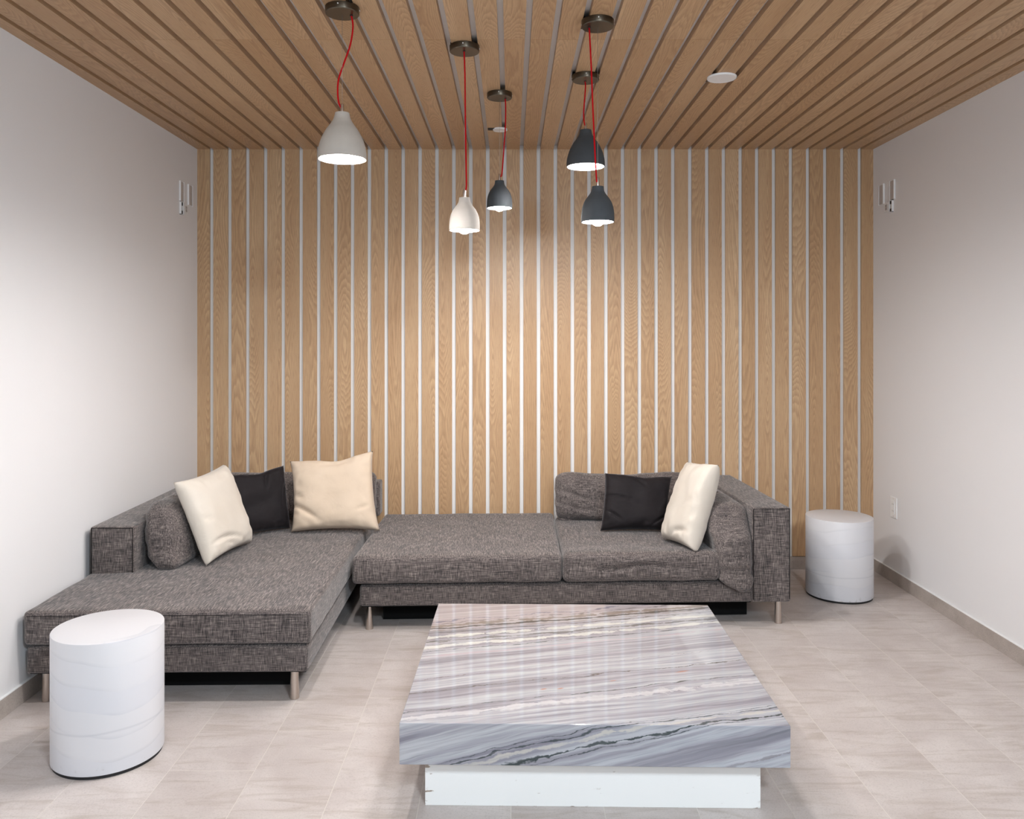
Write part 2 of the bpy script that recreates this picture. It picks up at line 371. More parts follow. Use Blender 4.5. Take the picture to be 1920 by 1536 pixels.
def smoothstep(a, b, x):
    t = min(1, max(0, (x-a)/(b-a))); return t*t*(3-2*t)
def rbox(name, lo, hi, r, m, parent=None, cell=0.05, deform=None):
    """rounded upholstered block: lo/hi in the parent's frame"""
    lo = Vector(lo); hi = Vector(hi); c = (lo+hi)/2; h = (hi-lo)/2
    r = min(r, min(h)*0.98)
    axes = []
    for i in range(3):
        a = h[i]; inner = a-r
        xs = [-a+r*(1-math.cos(t*math.pi/8)) for t in range(0, 4)]
        n = max(1, int(round(2*inner/cell)))
        xs += [-inner+2*inner*k/n for k in range(n+1)]
        xs += [-x for x in xs[:4]][::-1]
        axes.append(xs)
    N = [len(a) for a in axes]; idx = {}; vs_ = []; fs = []
    def vid(i, j, k):
        key = (i, j, k)
        if key not in idx:
            p = Vector((axes[0][i], axes[1][j], axes[2][k]))
            inn = Vector([max(-(h[q]-r), min(h[q]-r, p[q])) for q in range(3)]); d = p-inn
            if d.length > 1e-9: p = inn+d.normalized()*r
            p = p+c
            if deform: p = deform(p)
            idx[key] = len(vs_); vs_.append(p)
        return idx[key]
    for ax in range(3):
        a1, a2 = (ax+1) % 3, (ax+2) % 3
        for side in (0, N[ax]-1):
            for i in range(N[a1]-1):
                for j in range(N[a2]-1):
                    q = []
                    for di, dj in ((0, 0), (1, 0), (1, 1), (0, 1)):
                        key = [0, 0, 0]; key[ax] = side; key[a1] = i+di; key[a2] = j+dj; q.append(vid(*key))
                    if side == 0: q = q[::-1]
                    fs.append(tuple(q))
    return pyd(name, vs_, fs, m, parent, True)
def nz(p, s, seed=0.0): return noise.noise(Vector((p[0]*s+seed, p[1]*s+seed*1.7, p[2]*s-seed)))

# ---------------------------------------------------------------- the room
XL, XR, YB, ZC = -2.173, 2.51, 5.653, 2.912     # left wall, right wall, face of wall slats, face of ceiling slats
G = 0.018; GC = 0.030                                        # depth of the gaps between boards
Y0 = -3.0
o = boxo('floor', (-2.6, Y0, -0.05), (2.9, YB+0.3, 0.0), M['tile']); struct(o)
def lx(y): return XL + (YB-y)*0.010
bm = bmesh.new(); box(bm, (0, 0, -0.05), (1, 1, 3.1))
for v in bm.verts:
    y = Y0 if v.co.y < 0.5 else YB+0.25
    v.co = Vector(((lx(y)-0.12) if v.co.x < 0.5 else lx(y), y, v.co.z))
struct(from_bm('wall_left', bm, M['wall']))
struct(boxo('wall_right', (XR, Y0, -0.05), (XR+0.12, YB+0.25, 3.1), M['wall']))
# slat layout: measured gap centres across the back wall (in the photo's proportions)
gpx = [397.5, 431.5, 465, 498.5, 531.5, 565, 598]
gpx += [598+(819.5-598)*k/7 for k in range(1, 8)]
gpx += [819.5+(1073-819.5)*k/8 for k in range(1, 9)]
gpx += [1073+(1261.2-1073)*k/6 for k in range(1, 7)]
gpx += [1293, 1324.8, 1356, 1387.4, 1418.3, 1449.8, 1481.6, 1513.5, 1545.8, 1577.8, 1610.5]
gx = [(p-958)*(YB+G*0.6)/1530 for p in gpx]
gw = 0.0262
edges = []; a = XL
for g_ in gx: edges.append((a, g_-gw/2)); a = g_+gw/2
edges.append((a, XR))
def boards(name, parent, spans, mat, bev=0.0009):
    """spans: list of (lo, hi, axis) boards ; writes UV (across, along) and a per-board random value"""
    bm = bmesh.new(); uvl = bm.loops.layers.uv.new('UVMap'); vals = []
    fl = bm.faces.layers.float.new('board')
    for lo, hi, ax in spans:
        n0 = len(bm.faces); box(bm, lo, hi, 0.0)
        bm.faces.ensure_lookup_table(); val = random.random(); cx = (lo[0]+hi[0])/2
        for f in bm.faces[n0:]:
            f[fl] = val
            for lp in f.loops:
                c = lp.vert.co; across = c.x-cx
                if abs(f.normal.x) > 0.7 or True:
                    if abs(f.normal.x) > 0.7: across += (c.y if ax == 2 else c.z)
                lp[uvl].uv = (across, c[ax]+val*40)
    return from_bm(name, bm, mat, parent)
back = boxo('wall_back', (-2.6, YB+G, 0.0), (2.9, YB+G+0.12, 3.1), M['channel']); struct(back)
o = boards('slat_panel', back, [((x0, YB, 0.092), (x1, YB+G, ZC+GC), 2) for x0, x1 in edges], M['wood'])
o['label'] = 'vertical oak boards with white gaps'
ceil = boxo('ceiling', (-2.6, Y0, ZC+GC), (2.9, YB+0.25, ZC+GC+0.12), M['channel']); struct(ceil)
sp = []
for x0, x1 in edges:
    for ya, yb in ((3.582, YB), (1.15, 3.580), (-1.3, 1.148), (Y0, -1.302)): sp.append(((x0, ya, ZC), (x1, yb, ZC+GC), 1))
o = boards('slat_panel', ceil, sp, M['wood']); o['label'] = 'oak ceiling boards running towards the viewer'
# stone baseboards
BH = 0.082
bm = bmesh.new(); box(bm, (0, 0, 0), (1, 1, BH), 0.0)
for v in bm.verts:
    y = Y0 if v.co.y < 0.5 else YB
    v.co = Vector((lx(y) if v.co.x < 0.5 else lx(y)+0.012, y, v.co.z))
struct(from_bm('baseboard_left', bm, M['base_tile']))
struct(boxo('baseboard_right', (XR-0.010, Y0, 0.0), (XR, YB, BH), M['base_tile']))
struct(boxo('baseboard_back', (XL+0.012, YB+0.004, 0.0), (XR-0.010, YB+G, 0.088), M['base_tile']))
for nm, x in (('trim_1', None), ('trim_2', XR)):        # thin pale edging on top of the stone baseboards
    bm = bmesh.new(); box(bm, (0, 0, BH), (1, 1, BH+0.004), 0.0)
    for v in bm.verts:
        y = Y0 if v.co.y < 0.5 else YB
        if x is None: v.co = Vector((lx(y) if v.co.x < 0.5 else lx(y)+0.012, y, v.co.z))
        else: v.co = Vector((XR-0.010 if v.co.x < 0.5 else XR, y, v.co.z))
    struct(from_bm(nm, bm, M['channel']))

# ---------------------------------------------------------------- pendant lamps
LARGE = [(0.028, 0.0), (0.0300, -0.010), (0.035, -0.026), (0.047, -0.046), (0.061, -0.065), (0.073, -0.086), (0.083, -0.108), (0.0915, -0.137), (0.0948, -0.160), (0.0952, -0.183)]
SMALL = [(0.0240, 0.0), (0.0252, -0.010), (0.0278, -0.021), (0.0335, -0.031), (0.0410, -0.041), (0.0500, -0.053), (0.0575, -0.067), (0.0632, -0.084), (0.0670, -0.105), (0.0682, -0.125), (0.0682, -0.146)]
def smooth_prof(p, n=5):
    P = [Vector((a, b, 0)) for a, b in p]; out = []
    for i in range(len(P)-1):
        p0 = P[max(i-1, 0)]; p1 = P[i]; p2 = P[i+1]; p3 = P[min(i+2, len(P)-1)]
        for k in range(n):
            t = k/n; q = 0.5*((2*p1)+(p2-p0)*t+(2*p0-5*p1+4*p2-p3)*t*t+(3*p1-p0-3*p2+p3)*t**3); out.append((q.x, q.y))
    out.append((P[-1].x, P[-1].y)); return out
def pendant(x, y, ztop, prof, mat, cordpts, hole, label, boxes, big):
    """x, y of the hanging wire; ztop = top of the shade; cordpts = offsets (dx, z) along the red cord"""
    t = empty('pendant_lamp', (x, y, ZC), 0, label, 'pendant lamp', 'pendant lamps hanging from the slatted ceiling')
    L = lambda z: z-ZC
    zb = -0.028
    can = lathe('canopy', [(0.0, zb), (0.0645, zb), (0.0665, zb+0.002), (0.067, zb+0.004), (0.067, -0.0015), (0.0655, 0.0), (0.0, 0.0)], M['canopy'], t)
    for a in (-1.62, 0.10, 2.9):
        tube('screw', [(0.066*math.cos(a), 0.066*math.sin(a), -0.011), (0.0695*math.cos(a), 0.0695*math.sin(a), -0.011)], 0.0026, M['white_plastic'], can, seg=12)
    lathe('cord_grommet', [(0.0, -0.0022), (0.0065, -0.0022), (0.0065, 0.0)], M['dark'], can, seg=20, loc=(hole[0], hole[1], zb))
    for i, (dx, yy0, yy1, wd) in enumerate(boxes):        # black fixing bracket in the gap behind the canopy
        boxo('bracket', (dx-wd/2, yy0, 0.001), (dx+wd/2, yy1, 0.024), M['dark'], t)
    pr = smooth_prof(prof); zt = L(ztop); th = 0.0055
    outer = [(0.0, zt)]+[(r, zt+z) for r, z in pr]
    rim = pr[-1]
    sh = lathe('lamp_shade', outer+[(rim[0]-0.002, zt+rim[1]-0.0015), (rim[0]-th, zt+rim[1])], mat, t, seg=72)
    inner = [(max(r-th, 0.004), zt+z-(0.006 if i < 3 else 0)) for i, (r, z) in enumerate(pr)]
    ins = lathe('shade_lining', [(0.0, inner[0][1])]+inner, M['shade_inside'], sh, seg=72); ins['label'] = 'white inner face of the shade'
    lathe('stem', [(0.0, zt+0.036), (0.0058, zt+0.036), (0.0065, zt+0.034), (0.0065, zt-0.001), (0.0, zt-0.001)], M['steel'], t, seg=24)
    zr = zt+rim[1]; br = 0.034 if big else 0.030; bz = zr+(0.036 if big else 0.013)
    lathe('bulb', [(0.0, bz-br)]+[(br*math.sin(q*math.pi/12), bz-br*math.cos(q*math.pi/12)) for q in range(1, 9)]+[(0.018, bz+br*1.0), (0.014, bz+br*1.6), (0.0, bz+br*1.6)], M['bulb_l' if big else 'bulb_s'], t, seg=24)
    lathe('socket', [(0.0, inner[0][1]-0.001), (0.016, inner[0][1]-0.004), (0.016, bz+br*1.55), (0.0, bz+br*1.55)], M['steel'], t, seg=24)
    tube('suspension_wire', [(0, 0, zb), (0, 0, zt+0.030)], 0.0007, M['wire'], t, seg=6)
    tube('cord', [(hole[0], hole[1], zb-0.001)]+[(dx, dy, L(z)) for dx, dy, z in cordpts], 0.0034, M['cord'], t, seg=10)
    return t
def zz(py, y): return 1.6-(py-635)*y/1530
y1 = 3.231
pendant(-0.668, y1, 2.493, LARGE, M['concrete_light'],
        [(0.040, 0.012, zz(48, y1)), (0.030, 0.010, zz(82, y1)), (0.006, 0.004, zz(118, y1)), (-0.014, 0, zz(148, y1)), (-0.018, 0, zz(172, y1)), (-0.014, 0, zz(192, y1)), (-0.004, 0, zz(203, y1))],
        (0.034, 0.012), 'large pale concrete bell pendant, leftmost, on a curled red cord', [(0.043, 0.03, 0.085, 0.024)], True)
y2 = 3.657
pendant(-0.208, y2, 2.231, SMALL, M['concrete_light'],
        [(0.002, -0.006, zz(140, y2)), (0.004, -0.004, zz(220, y2)), (0.007, -0.006, zz(300, y2)), (0.009, -0.007, zz(345, y2)), (0.006, -0.003, zz(357, y2))],
        (-0.001, -0.014), 'small pale concrete pendant hanging low on a straight red cord', [(0.052, 0.03, 0.085, 0.024), (-0.055, 0.02, 0.05, 0.020)], False)
y3 = 4.363
pendant(-0.061, y3, 2.4436, SMALL, M['concrete_dark'],
        [(0.033, 0.0, zz(205, y3)), (0.031, 0, zz(240, y3)), (0.024, 0, zz(275, y3)), (0.018, 0, zz(305, y3)), (0.012, -0.004, zz(328, y3)), (0.005, -0.003, zz(331, y3))],
        (0.031, 0.0), 'small dark concrete pendant, the middle one farthest back near the wall', [(0.037, 0.03, 0.10, 0.018)], False)
y4 = 3.366
pendant(0.358, y4, 2.227, SMALL, M['concrete_dark'],
        [(-0.028, -0.006, zz(120, y4)), (-0.021, -0.006, zz(200, y4)), (-0.013, -0.008, zz(280, y4)), (-0.007, -0.008, zz(330, y4)), (-0.004, -0.004, zz(342, y4))],
        (-0.035, 0.0), 'small dark concrete pendant hanging lowest at right on a long red cord', [(-0.052, 0.02, 0.095, 0.024)], False)
y5 = 4.065
pendant(0.3722, y5, 2.639, LARGE, M['concrete_dark'],
        [(-0.001, 0, zz(165, y5)), (-0.008, 0, zz(200, y5)), (-0.010, 0, zz(215, y5)), (-0.008, -0.003, zz(228, y5)), (-0.003, -0.003, zz(236, y5))],
        (-0.002, 0.004), 'large dark concrete bell pendant hung high on a short red cord', [(-0.052, 0.02, 0.08, 0.024), (0.05, 0.02, 0.08, 0.020)], True)

# round white covers on the ceiling
def cover(x, y, r, label, slot):
    t = empty('ceiling_speaker', (x, y, ZC), 0, label, 'speaker', None)
    lathe('grille', [(0.0, -0.009), (r*0.93, -0.0085), (r*0.96, -0.0065), (r*0.97, -0.006)], M['white_plastic'], t, seg=64)
    lathe('rim', [(r*0.965, -0.007), (r*0.98, -0.0095), (r, -0.007), (r, -0.0005), (0.0, -0.0005)], M['white_plastic'], t, seg=64)
    for lo, hi in slot: boxo('mounting_bracket', lo, hi, M['dark'], t)
    return t
cover(1.057, 4.09, 0.0725, 'round white ceiling speaker on the slats at right', [((-0.075, 0.02, 0.001), (-0.055, 0.085, 0.022)), ((0.035, 0.02, 0.001), (0.055, 0.07, 0.022))])
cover(-0.068, 5.106, 0.0455, 'small round white ceiling cover near the slatted wall', [((0.026, 0.0, 0.001), (0.046, 0.09, 0.022)), ((-0.076, -0.03, -0.004), (-0.03, 0.02, -0.001))])

# ---------------------------------------------------------------- wall plates and outlets
def plate(side, y, z0, z1, yw, kind, label):
    """flat cover on a side wall, built in its own frame: local x = along wall, local y = out of wall"""
    zc = (z0+z1)/2; hh = (z1-z0)/2; hw = yw/2
    names = {'blank': 'wall_plate', 'outlet': 'wall_outlet', 'box': 'wall_box'}
    wallx = lx(y) if side < 0 else XR
    t = empty(names[kind], (wallx, y, zc), -math.pi/2 if side < 0 else math.pi/2, label, {'blank': 'wall plate', 'outlet': 'outlet', 'box': 'junction box'}[kind])
    if kind == 'blank':
        boxo('cover', (-hw, 0, -hh), (hw, 0.004, hh), M['grey_plastic'], t, 0.0015)
        bm = bmesh.new(); e = 0.008
        box(bm, (-hw-e, 0.0, -hh-0.003), (-hw, 0.010, hh+0.003)); box(bm, (hw, 0, -hh-0.003), (hw+0.003, 0.007, hh+0.003))
        if side > 0:
            for v in bm.verts: v.co.x *= 1
        o = from_bm('flange', bm, M['white_plastic'], t)
        if side < 0: o.scale.x = -1
    elif kind == 'outlet':
        boxo('cover', (-hw, 0, -hh), (hw, 0.006, hh), M['white_plastic'], t, 0.002)
        boxo('receptacle', (-hw*0.45, 0.006, -hh*0.62), (hw*0.45, 0.009, hh*0.62), M['white_plastic'] if hh > 0.05 else M['grey_plastic'], t, 0.001)
        for s in (-1, 1):
            for q in (-1, 1): boxo('slot', (q*hw*0.18-0.001, 0.0085, s*hh*0.33-0.005), (q*hw*0.18+0.001, 0.0094, s*hh*0.33+0.005), M['dark'], t)
            tube('screw', [(0, 0.005, s*hh*0.82), (0, 0.0072, s*hh*0.82)], 0.0028, M['steel'], t, seg=12)
    else:
        bm = bmesh.new(); w_ = 0.004
        box(bm, (-hw, 0, -hh), (-hw+w_, 0.012, hh)); box(bm, (hw-w_, 0, -hh), (hw, 0.012, hh)); box(bm, (-hw, 0, -hh), (hw, 0.012, -hh+w_)); box(bm, (-hw, 0, hh-w_), (hw, 0.012, hh))
        from_bm('frame', bm, M['white_plastic'], t)
        boxo('back_plate', (-hw+w_, 0.0, -hh+w_), (hw-w_, 0.003, hh-w_), M['grey_plastic'], t)
        for s in (-1, 1): boxo('terminal', (-hw*0.5, 0.003, s*hh*0.62-0.010), (hw*0.5, 0.009, s*hh*0.62+0.010), M['dark'], t)
    return t
plate(-1, 5.375, zz(377, 5.37), zz(341, 5.37), 0.058, 'blank', 'blank pale wall plate high on the left wall, nearer the viewer')
plate(-1, 5.520, zz(385, 5.52), zz(348, 5.52), 0.066, 'blank', 'blank pale wall plate high on the left wall, beside the slatted wall')
plate(-1, 5.436, zz(401, 5.43), zz(383, 5.43), 0.066, 'outlet', 'small white outlet high on the left wall between two blank plates')
plate(-1, 5.365, zz(403, 5.37), zz(378, 5.37), 0.042, 'box', 'open junction box high on the left wall under a blank plate')
plate(1, 5.523, zz(383, 5.52), zz(347, 5.52), 0.066, 'blank', 'blank pale wall plate high on the right wall, beside the slatted wall')
plate(1, 5.367, zz(374, 5.37), zz(339, 5.37), 0.060, 'blank', 'blank pale wall plate high on the right wall, nearer the viewer')
plate(1, 5.442, zz(397.6, 5.44), zz(380, 5.44), 0.066, 'outlet', 'small white outlet high on the right wall between two blank plates')
plate(1, 5.375, zz(398, 5.37), zz(375, 5.37), 0.044, 'box', 'open junction box high on the right wall under a blank plate')
plate(1, 5.344, 0.425, 0.562, 0.085, 'outlet', 'white outlet low on the right wall above the round side table')

# ---------------------------------------------------------------- drum side tables
def drum_table(x, y, rz, label):
    t = empty('side_table', (x, y, 0), rz, label, 'side table', 'white drum side tables')
    R = 0.1985
    lathe('body', [(0.0, 0.492), (R-0.004, 0.492), (R-0.001, 0.491), (R, 0.489), (R, 0.0135), (R-0.002, 0.012), (0.0, 0.012)], M['drum'], t, seg=96)
    lathe('foot_ring', [(0.0, 0.012), (R-0.005, 0.012), (R-0.005, 0.0), (0.0, 0.0)], M['drum_foot'], t, seg=96)
drum_table(-1.5525, 3.149, 0.3, 'white drum side table in the left foreground before the chaise')
drum_table(2.052, 5.102, 2.2, 'white drum side table at right between sofa arm and wall')

# ---------------------------------------------------------------- marble coffee table
t = empty('coffee_table', (0.287, 3.32, 0), math.radians(-1.0), 'low coffee table, streaked grey marble slab on a white plinth', 'coffee table')
boxo('marble_slab', (-0.6485, -0.612, 0.1795), (0.6485, 0.616, 0.3185), M['marble'], t, 0.0022, 2)
boxo('plinth', (-0.572, -0.533, 0.0), (0.572, 0.535, 0.1795), M['plinth'], t, 0.001, 1)

# ---------------------------------------------------------------- sectional sofa
def leg(parent, u, v, h=0.136, r0=0.0165, r1=0.0205):
    o = lathe('leg', [(0.0, h), (r0, h), (r1, 0.004), (r1-0.001, 0.0), (0.0, 0.0)], M['steel'], parent, seg=32, loc=(u, v, 0)); o['label'] = 'brushed steel leg'
def seamline(parent, pts, r=0.0022): tube('piping', pts, r, M['seam'], parent, seg=6, sub=1)
def cushion_deform(lo, hi, puff=0.012, wr=0.004, seed=0.0, ax=2, scale=7, front_wr=0.0):
    lo = Vector(lo); hi = Vector(hi); c = (lo+hi)/2; h = (hi-lo)/2
    o1, o2 = (ax+1) % 3, (ax+2) % 3
    def f(p):
        q = Vector([(p[i]-c[i])/h[i] for i in range(3)])
        dome = (1-min(1, abs(q[o1]))**2)*(1-min(1, abs(q[o2]))**2)
        p = p.copy()
        if q[ax] > 0: p[ax] += puff*dome**0.6*q[ax]
        n = Vector((nz(p, scale, seed), nz(p, scale, seed+11), nz(p, scale, seed+23)))
        p += n*wr
        return p
    return f
# --- chaise
ch = empty('chaise_sofa', (-2.117, 3.562, 0), math.radians(1.0), 'dark grey tweed chaise section along the left wall', 'sofa', 'sections of the grey tweed sectional')
ba = rbox('base', (0.0, 0.0, 0.134), (1.224, 2.00, 0.252), 0.014, M['fabric'], ch, 0.08)
boxo('underside', (0.012, 0.012, 0.131), (1.214, 1.99, 0.136), M['under'], ba); boxo('shadow_block', (0.10, 0.185, 0.004), (1.11, 1.88, 0.132), M['under'], ba)  # second box: added recessed black block, stands in for shadow under the chaise
CD = cushion_deform((-0.008, -0.015, 0.261), (1.240, 1.99, 0.411), 0.006, 0.004, 3.0)
rbox('seat_cushion', (-0.008, -0.015, 0.261), (1.240, 1.99, 0.411), 0.022, M['fabric'], ch, 0.045, CD)
ar = rbox('armrest', (0.0, 0.560, 0.404), (0.222, 1.995, 0.648), 0.012, M['fabric'], ch, 0.06)
seamline(ar, [(0.008, 0.559, 0.41), (0.008, 0.559, 0.642), (0.214, 0.559, 0.642), (0.214, 0.559, 0.41)])
rbox('backrest', (0.222, 1.86, 0.414), (1.275, 1.995, 0.640), 0.014, M['fabric'], ch, 0.06)
def bolster_def(lo, hi, lean, ax, seed, wr=0.010, frontback=0.0, pinch=0.25):
    """soft loose cushion: leans along axis ax, edges rounded, wrinkled"""
    lo = Vector(lo); hi = Vector(hi); c = (lo+hi)/2; h = (hi-lo)/2
    ot = 1 if ax == 0 else 0
    def f(p):
        q = Vector([(p[i]-c[i])/h[i] for i in range(3)]); p = p.copy()
        edge = max(abs(q[ot]), abs(q[2]))
        k = 1-pinch*smoothstep(0.55, 1.0, abs(q[ot]))-pinch*0.8*smoothstep(0.55, 1.0, abs(q[2]))
        p[ax] = c[ax]+(p[ax]-c[ax])*k
        tz = (p.z-lo.z)/(hi.z-lo.z)
        p[ax] += lean*tz
        p[ot] += frontback*tz*(1 if q[ot] < 0 else 0.3)
        wz = noise.noise(Vector((p[ot]*4+seed, p[ax]*5, p.z*13+2*noise.noise(Vector((p[ot]*5, seed, 0))))))
        n = Vector((nz(p, 9, seed), nz(p, 9, seed+5), nz(p, 9, seed+9)))
        crease = -abs(wz)*0.9
        p += n*wr*0.6; d = Vector((0, 0, 0)); d[ax] = q[ax]; d[ot] = q[ot]*0.6
        p += d*crease*wr*1.6
        return p
    return f
lo, hi = (0.245, 0.580, 0.412), (0.470, 1.18, 0.735)
o = rbox('arm_cushion', lo, hi, 0.055, M['fabric'], ch, 0.018, bolster_def(lo, hi, -0.060, 0, 4.0, 0.012, 0.06))
lo, hi = (0.245, 1.19, 0.412), (0.445, 1.68, 0.715)
rbox('arm_cushion', lo, hi, 0.07, M['fabric'], ch, 0.03, bolster_def(lo, hi, -0.055, 0, 8.0, 0.012))
lo, hi = (0.235, 1.70, 0.412), (0.76, 1.875, 0.712)
rbox('back_cushion', lo, hi, 0.06, M['fabric'], ch, 0.03, bolster_def(lo, hi, 0.03, 1, 12.0, 0.010))
lo, hi = (0.765, 1.70, 0.415), (1.262, 1.875, 0.722)
rbox('back_cushion', lo, hi, 0.06, M['fabric'], ch, 0.025, bolster_def(lo, hi, 0.03, 1, 15.0, 0.010))
for u, v in ((0.065, 0.045), (1.155, 0.050), (0.065, 1.93), (1.155, 1.93)): leg(ch, u, v)
seamline(ch, [(0.01, -0.0155, 0.392), (1.225, -0.0155, 0.392)], 0.0012)
# --- long section
a2 = math.radians(2.2)
so = empty('sofa', (-0.8275, 4.452, 0), a2, 'dark grey tweed sofa section with right arm, in front of the slatted wall', 'sofa', 'sections of the grey tweed sectional')
ba = rbox('base', (0.0, 0.0, 0.134), (2.172, 1.09, 0.251), 0.018, M['fabric'], so, 0.08)
boxo('underside', (0.012, 0.012, 0.131), (2.165, 1.08, 0.136), M['under'], ba); boxo('shadow_block', (0.10, 0.185, 0.004), (2.20, 0.98, 0.132), M['under'], ba)  # second box: black block added to darken the floor shadow beneath this section
b0, b1 = (-0.036, -0.022, 0.262), (1.108, 1.085, 0.411)
rbox('seat_cushion', b0, b1, 0.024, M['fabric'], so, 0.045, cushion_deform(b0, b1, 0.005, 0.004, 9.0))
b0, b1 = (1.114, -0.030, 0.260), (1.985, 0.985, 0.420)
base_def = cushion_deform(b0, b1, 0.006, 0.006, 14.0, scale=6)
def rs(p):
    p = base_def(p)
    # creases along the front face and a sagging top
    if p.z > 0.33: p.z -= 0.012*smoothstep(0.0, 0.25, p.y)
    fr = smoothstep(0.06, -0.02, p.y)
    w_ = math.exp(-((p.x-1.50)/0.22)**2)*(math.exp(-((p.z-0.345-0.012*math.sin(p.x*17))/0.010)**2)-0.7*math.exp(-((p.z-0.372-0.01*math.sin(p.x*13))/0.012)**2))
    p.y += 0.010*fr*w_
    return p
rbox('seat_cushion', b0, b1, 0.034, M['fabric'], so, 0.012 if True else 0.03, rs)
ar = rbox('armrest', (2.168, -0.004, 0.134), (2.386, 1.09, 0.660), 0.012, M['fabric'], so, 0.06)
seamline(ar, [(2.176, -0.005, 0.15), (2.176, -0.005, 0.653), (2.379, -0.005, 0.653), (2.379, -0.005, 0.15)])
seamline(ar, [(2.3865, 0.01, 0.648), (2.3865, 1.08, 0.648)])
rbox('backrest', (1.165, 0.945, 0.252), (2.168, 1.09, 0.655), 0.014, M['fabric'], so, 0.06)
lo, hi = (1.112, 0.775, 0.405), (2.03, 0.955, 0.705)
def bc(p):
    f = bolster_def(lo, hi, 0.035, 1, 21.0, 0.013); q = f(p)
    q.z += 0.008*math.sin(p.x*7.0)*smoothstep(0.6, 0.7, p.z)
    for k, (z0, sl) in enumerate(((0.60, -0.25), (0.52, -0.22), (0.45, -0.20), (0.425, -0.10))):
        dd = (p.z-(z0+sl*(p.x-1.17)))/0.008; q.y += 0.016*math.exp(-dd*dd)*smoothstep(1.62, 1.22, p.x)*(1 if p.y < 0.86 else 0)
    return q
rbox('back_cushion', lo, hi, 0.06, M['fabric'], so, 0.012, bc)
# soft cushion wedged upright between seat and arm, sagging over the base at the front
lo2, hi2 = (1.965, -0.046, 0.198), (2.166, 0.80, 0.672)
def ac(p):
    c = Vector([(lo2[i]+hi2[i])/2 for i in range(3)]); h = Vector([(hi2[i]-lo2[i])/2 for i in range(3)])
    q = Vector([(p[i]-c[i])/h[i] for i in range(3)]); r_ = p.copy()
    tz = (p.z-lo2[2])/(hi2[2]-lo2[2])
    # left side is cut away low down where the seat pushes in
    wl = 1.0-0.42*smoothstep(0.15, 0.0, tz)-0.10*smoothstep(0.50, 0.12, tz)
    if q.x < 0.2: r_.x = hi2[0]-(hi2[0]-r_.x)*wl
    r_.x -= 0.028*smoothstep(0.35, 0.85, tz)*(1-q.x)*0.5
    r_.y += 0.10*smoothstep(0.55, 1.0, tz)*(1 if q.y < 0 else 0.2)
    if r_.y > 0.02: r_.z = max(r_.z, 0.255)
    if q.y < -0.80 and q.z < -0.6: r_.y = lo2[1]+(r_.y-lo2[1])*0.35
    wz = noise.noise(Vector((p.x*5, p.y*4, p.z*24))); n = nz(p, 8, 31)
    r_.y += 0.012*n-0.012*abs(wz); r_.x -= 0.010*abs(wz)*(1-q.x)*0.5
    for z0, x0 in ((0.60, 2.03), (0.53, 2.02), (0.40, 2.05), (0.33, 2.08)):
        dd = (p.z-(z0+0.1*(p.x-x0)))/0.007; r_.y += 0.010*math.exp(-dd*dd)*math.exp(-((p.x-x0)/0.05)**2)*(1 if q.y < -0.5 else 0)
    return r_
rbox('arm_cushion', lo2, hi2, 0.060, M['fabric'], so, 0.012, ac)
leg(so, 0.047, 0.045, 0.136, 0.0105, 0.0215); leg(so, 2.335, 0.052); leg(so, 0.047, 1.02); leg(so, 2.335, 1.02)

for c_ in list(so.children)+[g for c0 in so.children for g in c0.children]:
    for v in c_.data.vertices: v.co.x += 0.045*v.co.y*(1-smoothstep(1.15, 2.386, v.co.x))
# ---------------------------------------------------------------- throw pillows
def pillow(bl, br, tr, tl, T, mat, label, seed, dip=0.0, inset=0.06, n=44, creases=(), front=1.0, back=1.0, fat=0.5, group=None):
    bl, br, tr, tl = map(Vector, (bl, br, tr, tl))
    org = (bl+br)/2
    N = ((br-bl).cross(tl-bl)).normalized()
    if N.y > 0: N = -N
    vs_ = []; idx = {}
    def pos(i, j, side):
        u = -1+2*i/n; v = -1+2*j/n
        u = math.copysign(abs(u)**0.85, u); v = math.copysign(abs(v)**0.85, v)
        uu = u*(1-inset*(1-v*v)**0.8*abs(u)); vv = v*(1-inset*(1-u*u)**1.0*abs(v))
        if v > 0: vv -= dip*math.exp(-((u-0.15)/0.35)**2)*v
        a, b = (uu+1)/2, (vv+1)/2
        p = bl*(1-a)*(1-b)+br*a*(1-b)+tr*a*b+tl*(1-a)*b
        prof = max(0.0, (1-u**4)*(1-v**4))**fat
        k = T/2*prof*(front if side > 0 else back)
        wr = noise.noise(Vector((u*2.2+seed, v*2.2, seed)))*0.010*prof
        e = max(abs(u), abs(v)); rim_ = smoothstep(0.6, 0.97, e)
        wr += rim_*prof*noise.noise(Vector((u*6+seed, v*6, seed*2)))*0.014
        for (cu, cv, ang, ln, wd, amp) in creases:
            du, dv = u-cu, v-cv; s_ = du*math.cos(ang)+dv*math.sin(ang); t_ = -du*math.sin(ang)+dv*math.cos(ang)+0.25*s_*s_
            wr -= amp*math.exp(-(t_/wd)**2)*math.exp(-(s_/ln)**2)
        return p+N*side*(k+wr*(1 if side > 0 else 0.3))-org
    fs = []
    def vid(i, j, s_):
        if i in (0, n) or j in (0, n): key = (i, j, 0)
        else: key = (i, j, s_)
        if key not in idx: idx[key] = len(vs_); vs_.append(pos(i, j, 1 if s_ > 0 else -1))
        return idx[key]
    for s_ in (1, -1):
        for i in range(n):
            for j in range(n):
                q = [vid(i, j, s_), vid(i+1, j, s_), vid(i+1, j+1, s_), vid(i, j+1, s_)]
                fs.append(tuple(q if s_ > 0 else q[::-1]))
    o = pyd('throw_pillow', vs_, fs, mat, None, True); o.location = org
    return tag(o, label, 'pillow', group)
SZ = 0.425
def P3(px, py, y): return ((px-958)*y/1530, y, 1.6-(py-635)*y/1530)
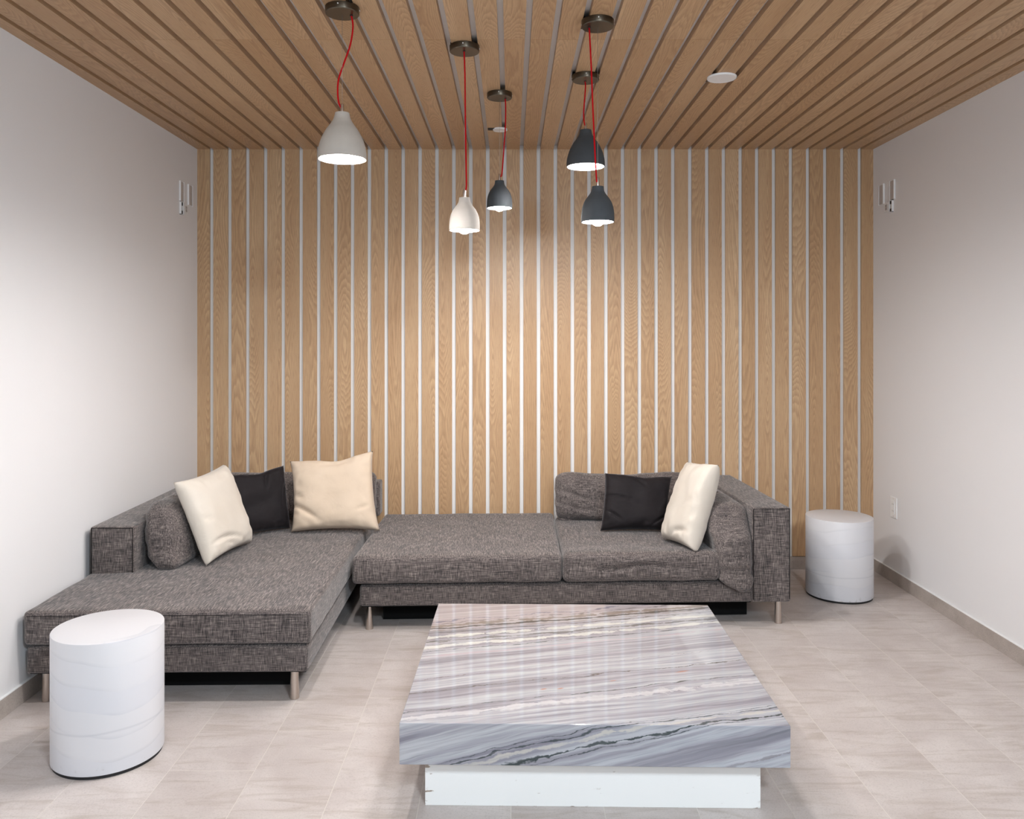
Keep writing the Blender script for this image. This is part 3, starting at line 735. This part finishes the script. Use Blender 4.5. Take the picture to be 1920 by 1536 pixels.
pillow((-1.575, 4.215, SZ), (-1.500, 4.700, SZ), (-1.662, 4.72, 0.872), (-1.755, 4.245, 0.852), 0.17, M['cream_pale'],
       'cream pillow leaning on the left arm cushions, leftmost pillow', 1.0, inset=0.075, creases=((-0.35, -0.62, -0.15, 0.45, 0.05, 0.024), (-0.75, -0.05, -0.3, 0.2, 0.05, 0.012), (-0.2, -0.8, -0.3, 0.25, 0.05, 0.012)), front=1.0, back=0.5, fat=0.40)
pillow((-1.665, 4.785, SZ), (-1.370, 5.060, SZ), (-1.435, 5.150, 0.798), (-1.765, 4.870, 0.775), 0.15, M['black_velvet'],
       'black velvet pillow at left between two cream pillows', 2.0, dip=0.08, inset=0.06, back=0.5, creases=((0.3, 0.7, 1.3, 0.25, 0.05, 0.02), (0.8, 0.0, 1.4, 0.4, 0.05, 0.012)), fat=0.42)
pillow((-1.335, 4.955, SZ), (-0.800, 4.985, SZ), (-0.868, 5.140, 0.892), (-1.385, 5.110, 0.832), 0.17, M['cream_warm'],
       'large cream pillow upright at the chaise corner, right of the left black pillow', 3.0, dip=0.09, inset=0.08, back=0.5, fat=0.42,
       creases=((-0.70, -0.45, -0.6, 0.34, 0.055, 0.028), (-0.85, -0.05, -0.4, 0.15, 0.05, 0.015), (0.72, -0.45, 0.3, 0.15, 0.04, 0.014), (0.1, 0.85, 0.1, 0.35, 0.06, 0.016)))
pillow((0.545, 4.985, SZ), (0.955, 5.000, SZ), (1.015, 5.150, 0.728), (0.592, 5.140, 0.752), 0.14, M['black_velvet'],
       'black velvet pillow on the right sofa section beside an ivory pillow', 4.0, dip=0.06, inset=0.05, back=0.6, fat=0.42,
       creases=((-0.55, 0.1, -0.2, 0.45, 0.035, 0.016), (-0.7, -0.5, -0.6, 0.3, 0.045, 0.018), (0.75, -0.65, 0.7, 0.35, 0.04, 0.020), (0.05, 0.75, -0.9, 0.2, 0.04, 0.014)))
pillow((0.895, 4.800, SZ), (1.015, 4.500, SZ), (1.170, 4.600, 0.888), (1.085, 4.935, 0.850), 0.17, M['cream_pale'],
       'ivory pillow turned sideways against the right arm cushion', 5.0, inset=0.045, back=0.85, fat=0.36, creases=((0.35, -0.72, 0.2, 0.35, 0.05, 0.022), (0.55, 0.0, 0.1, 0.25, 0.05, 0.010)))
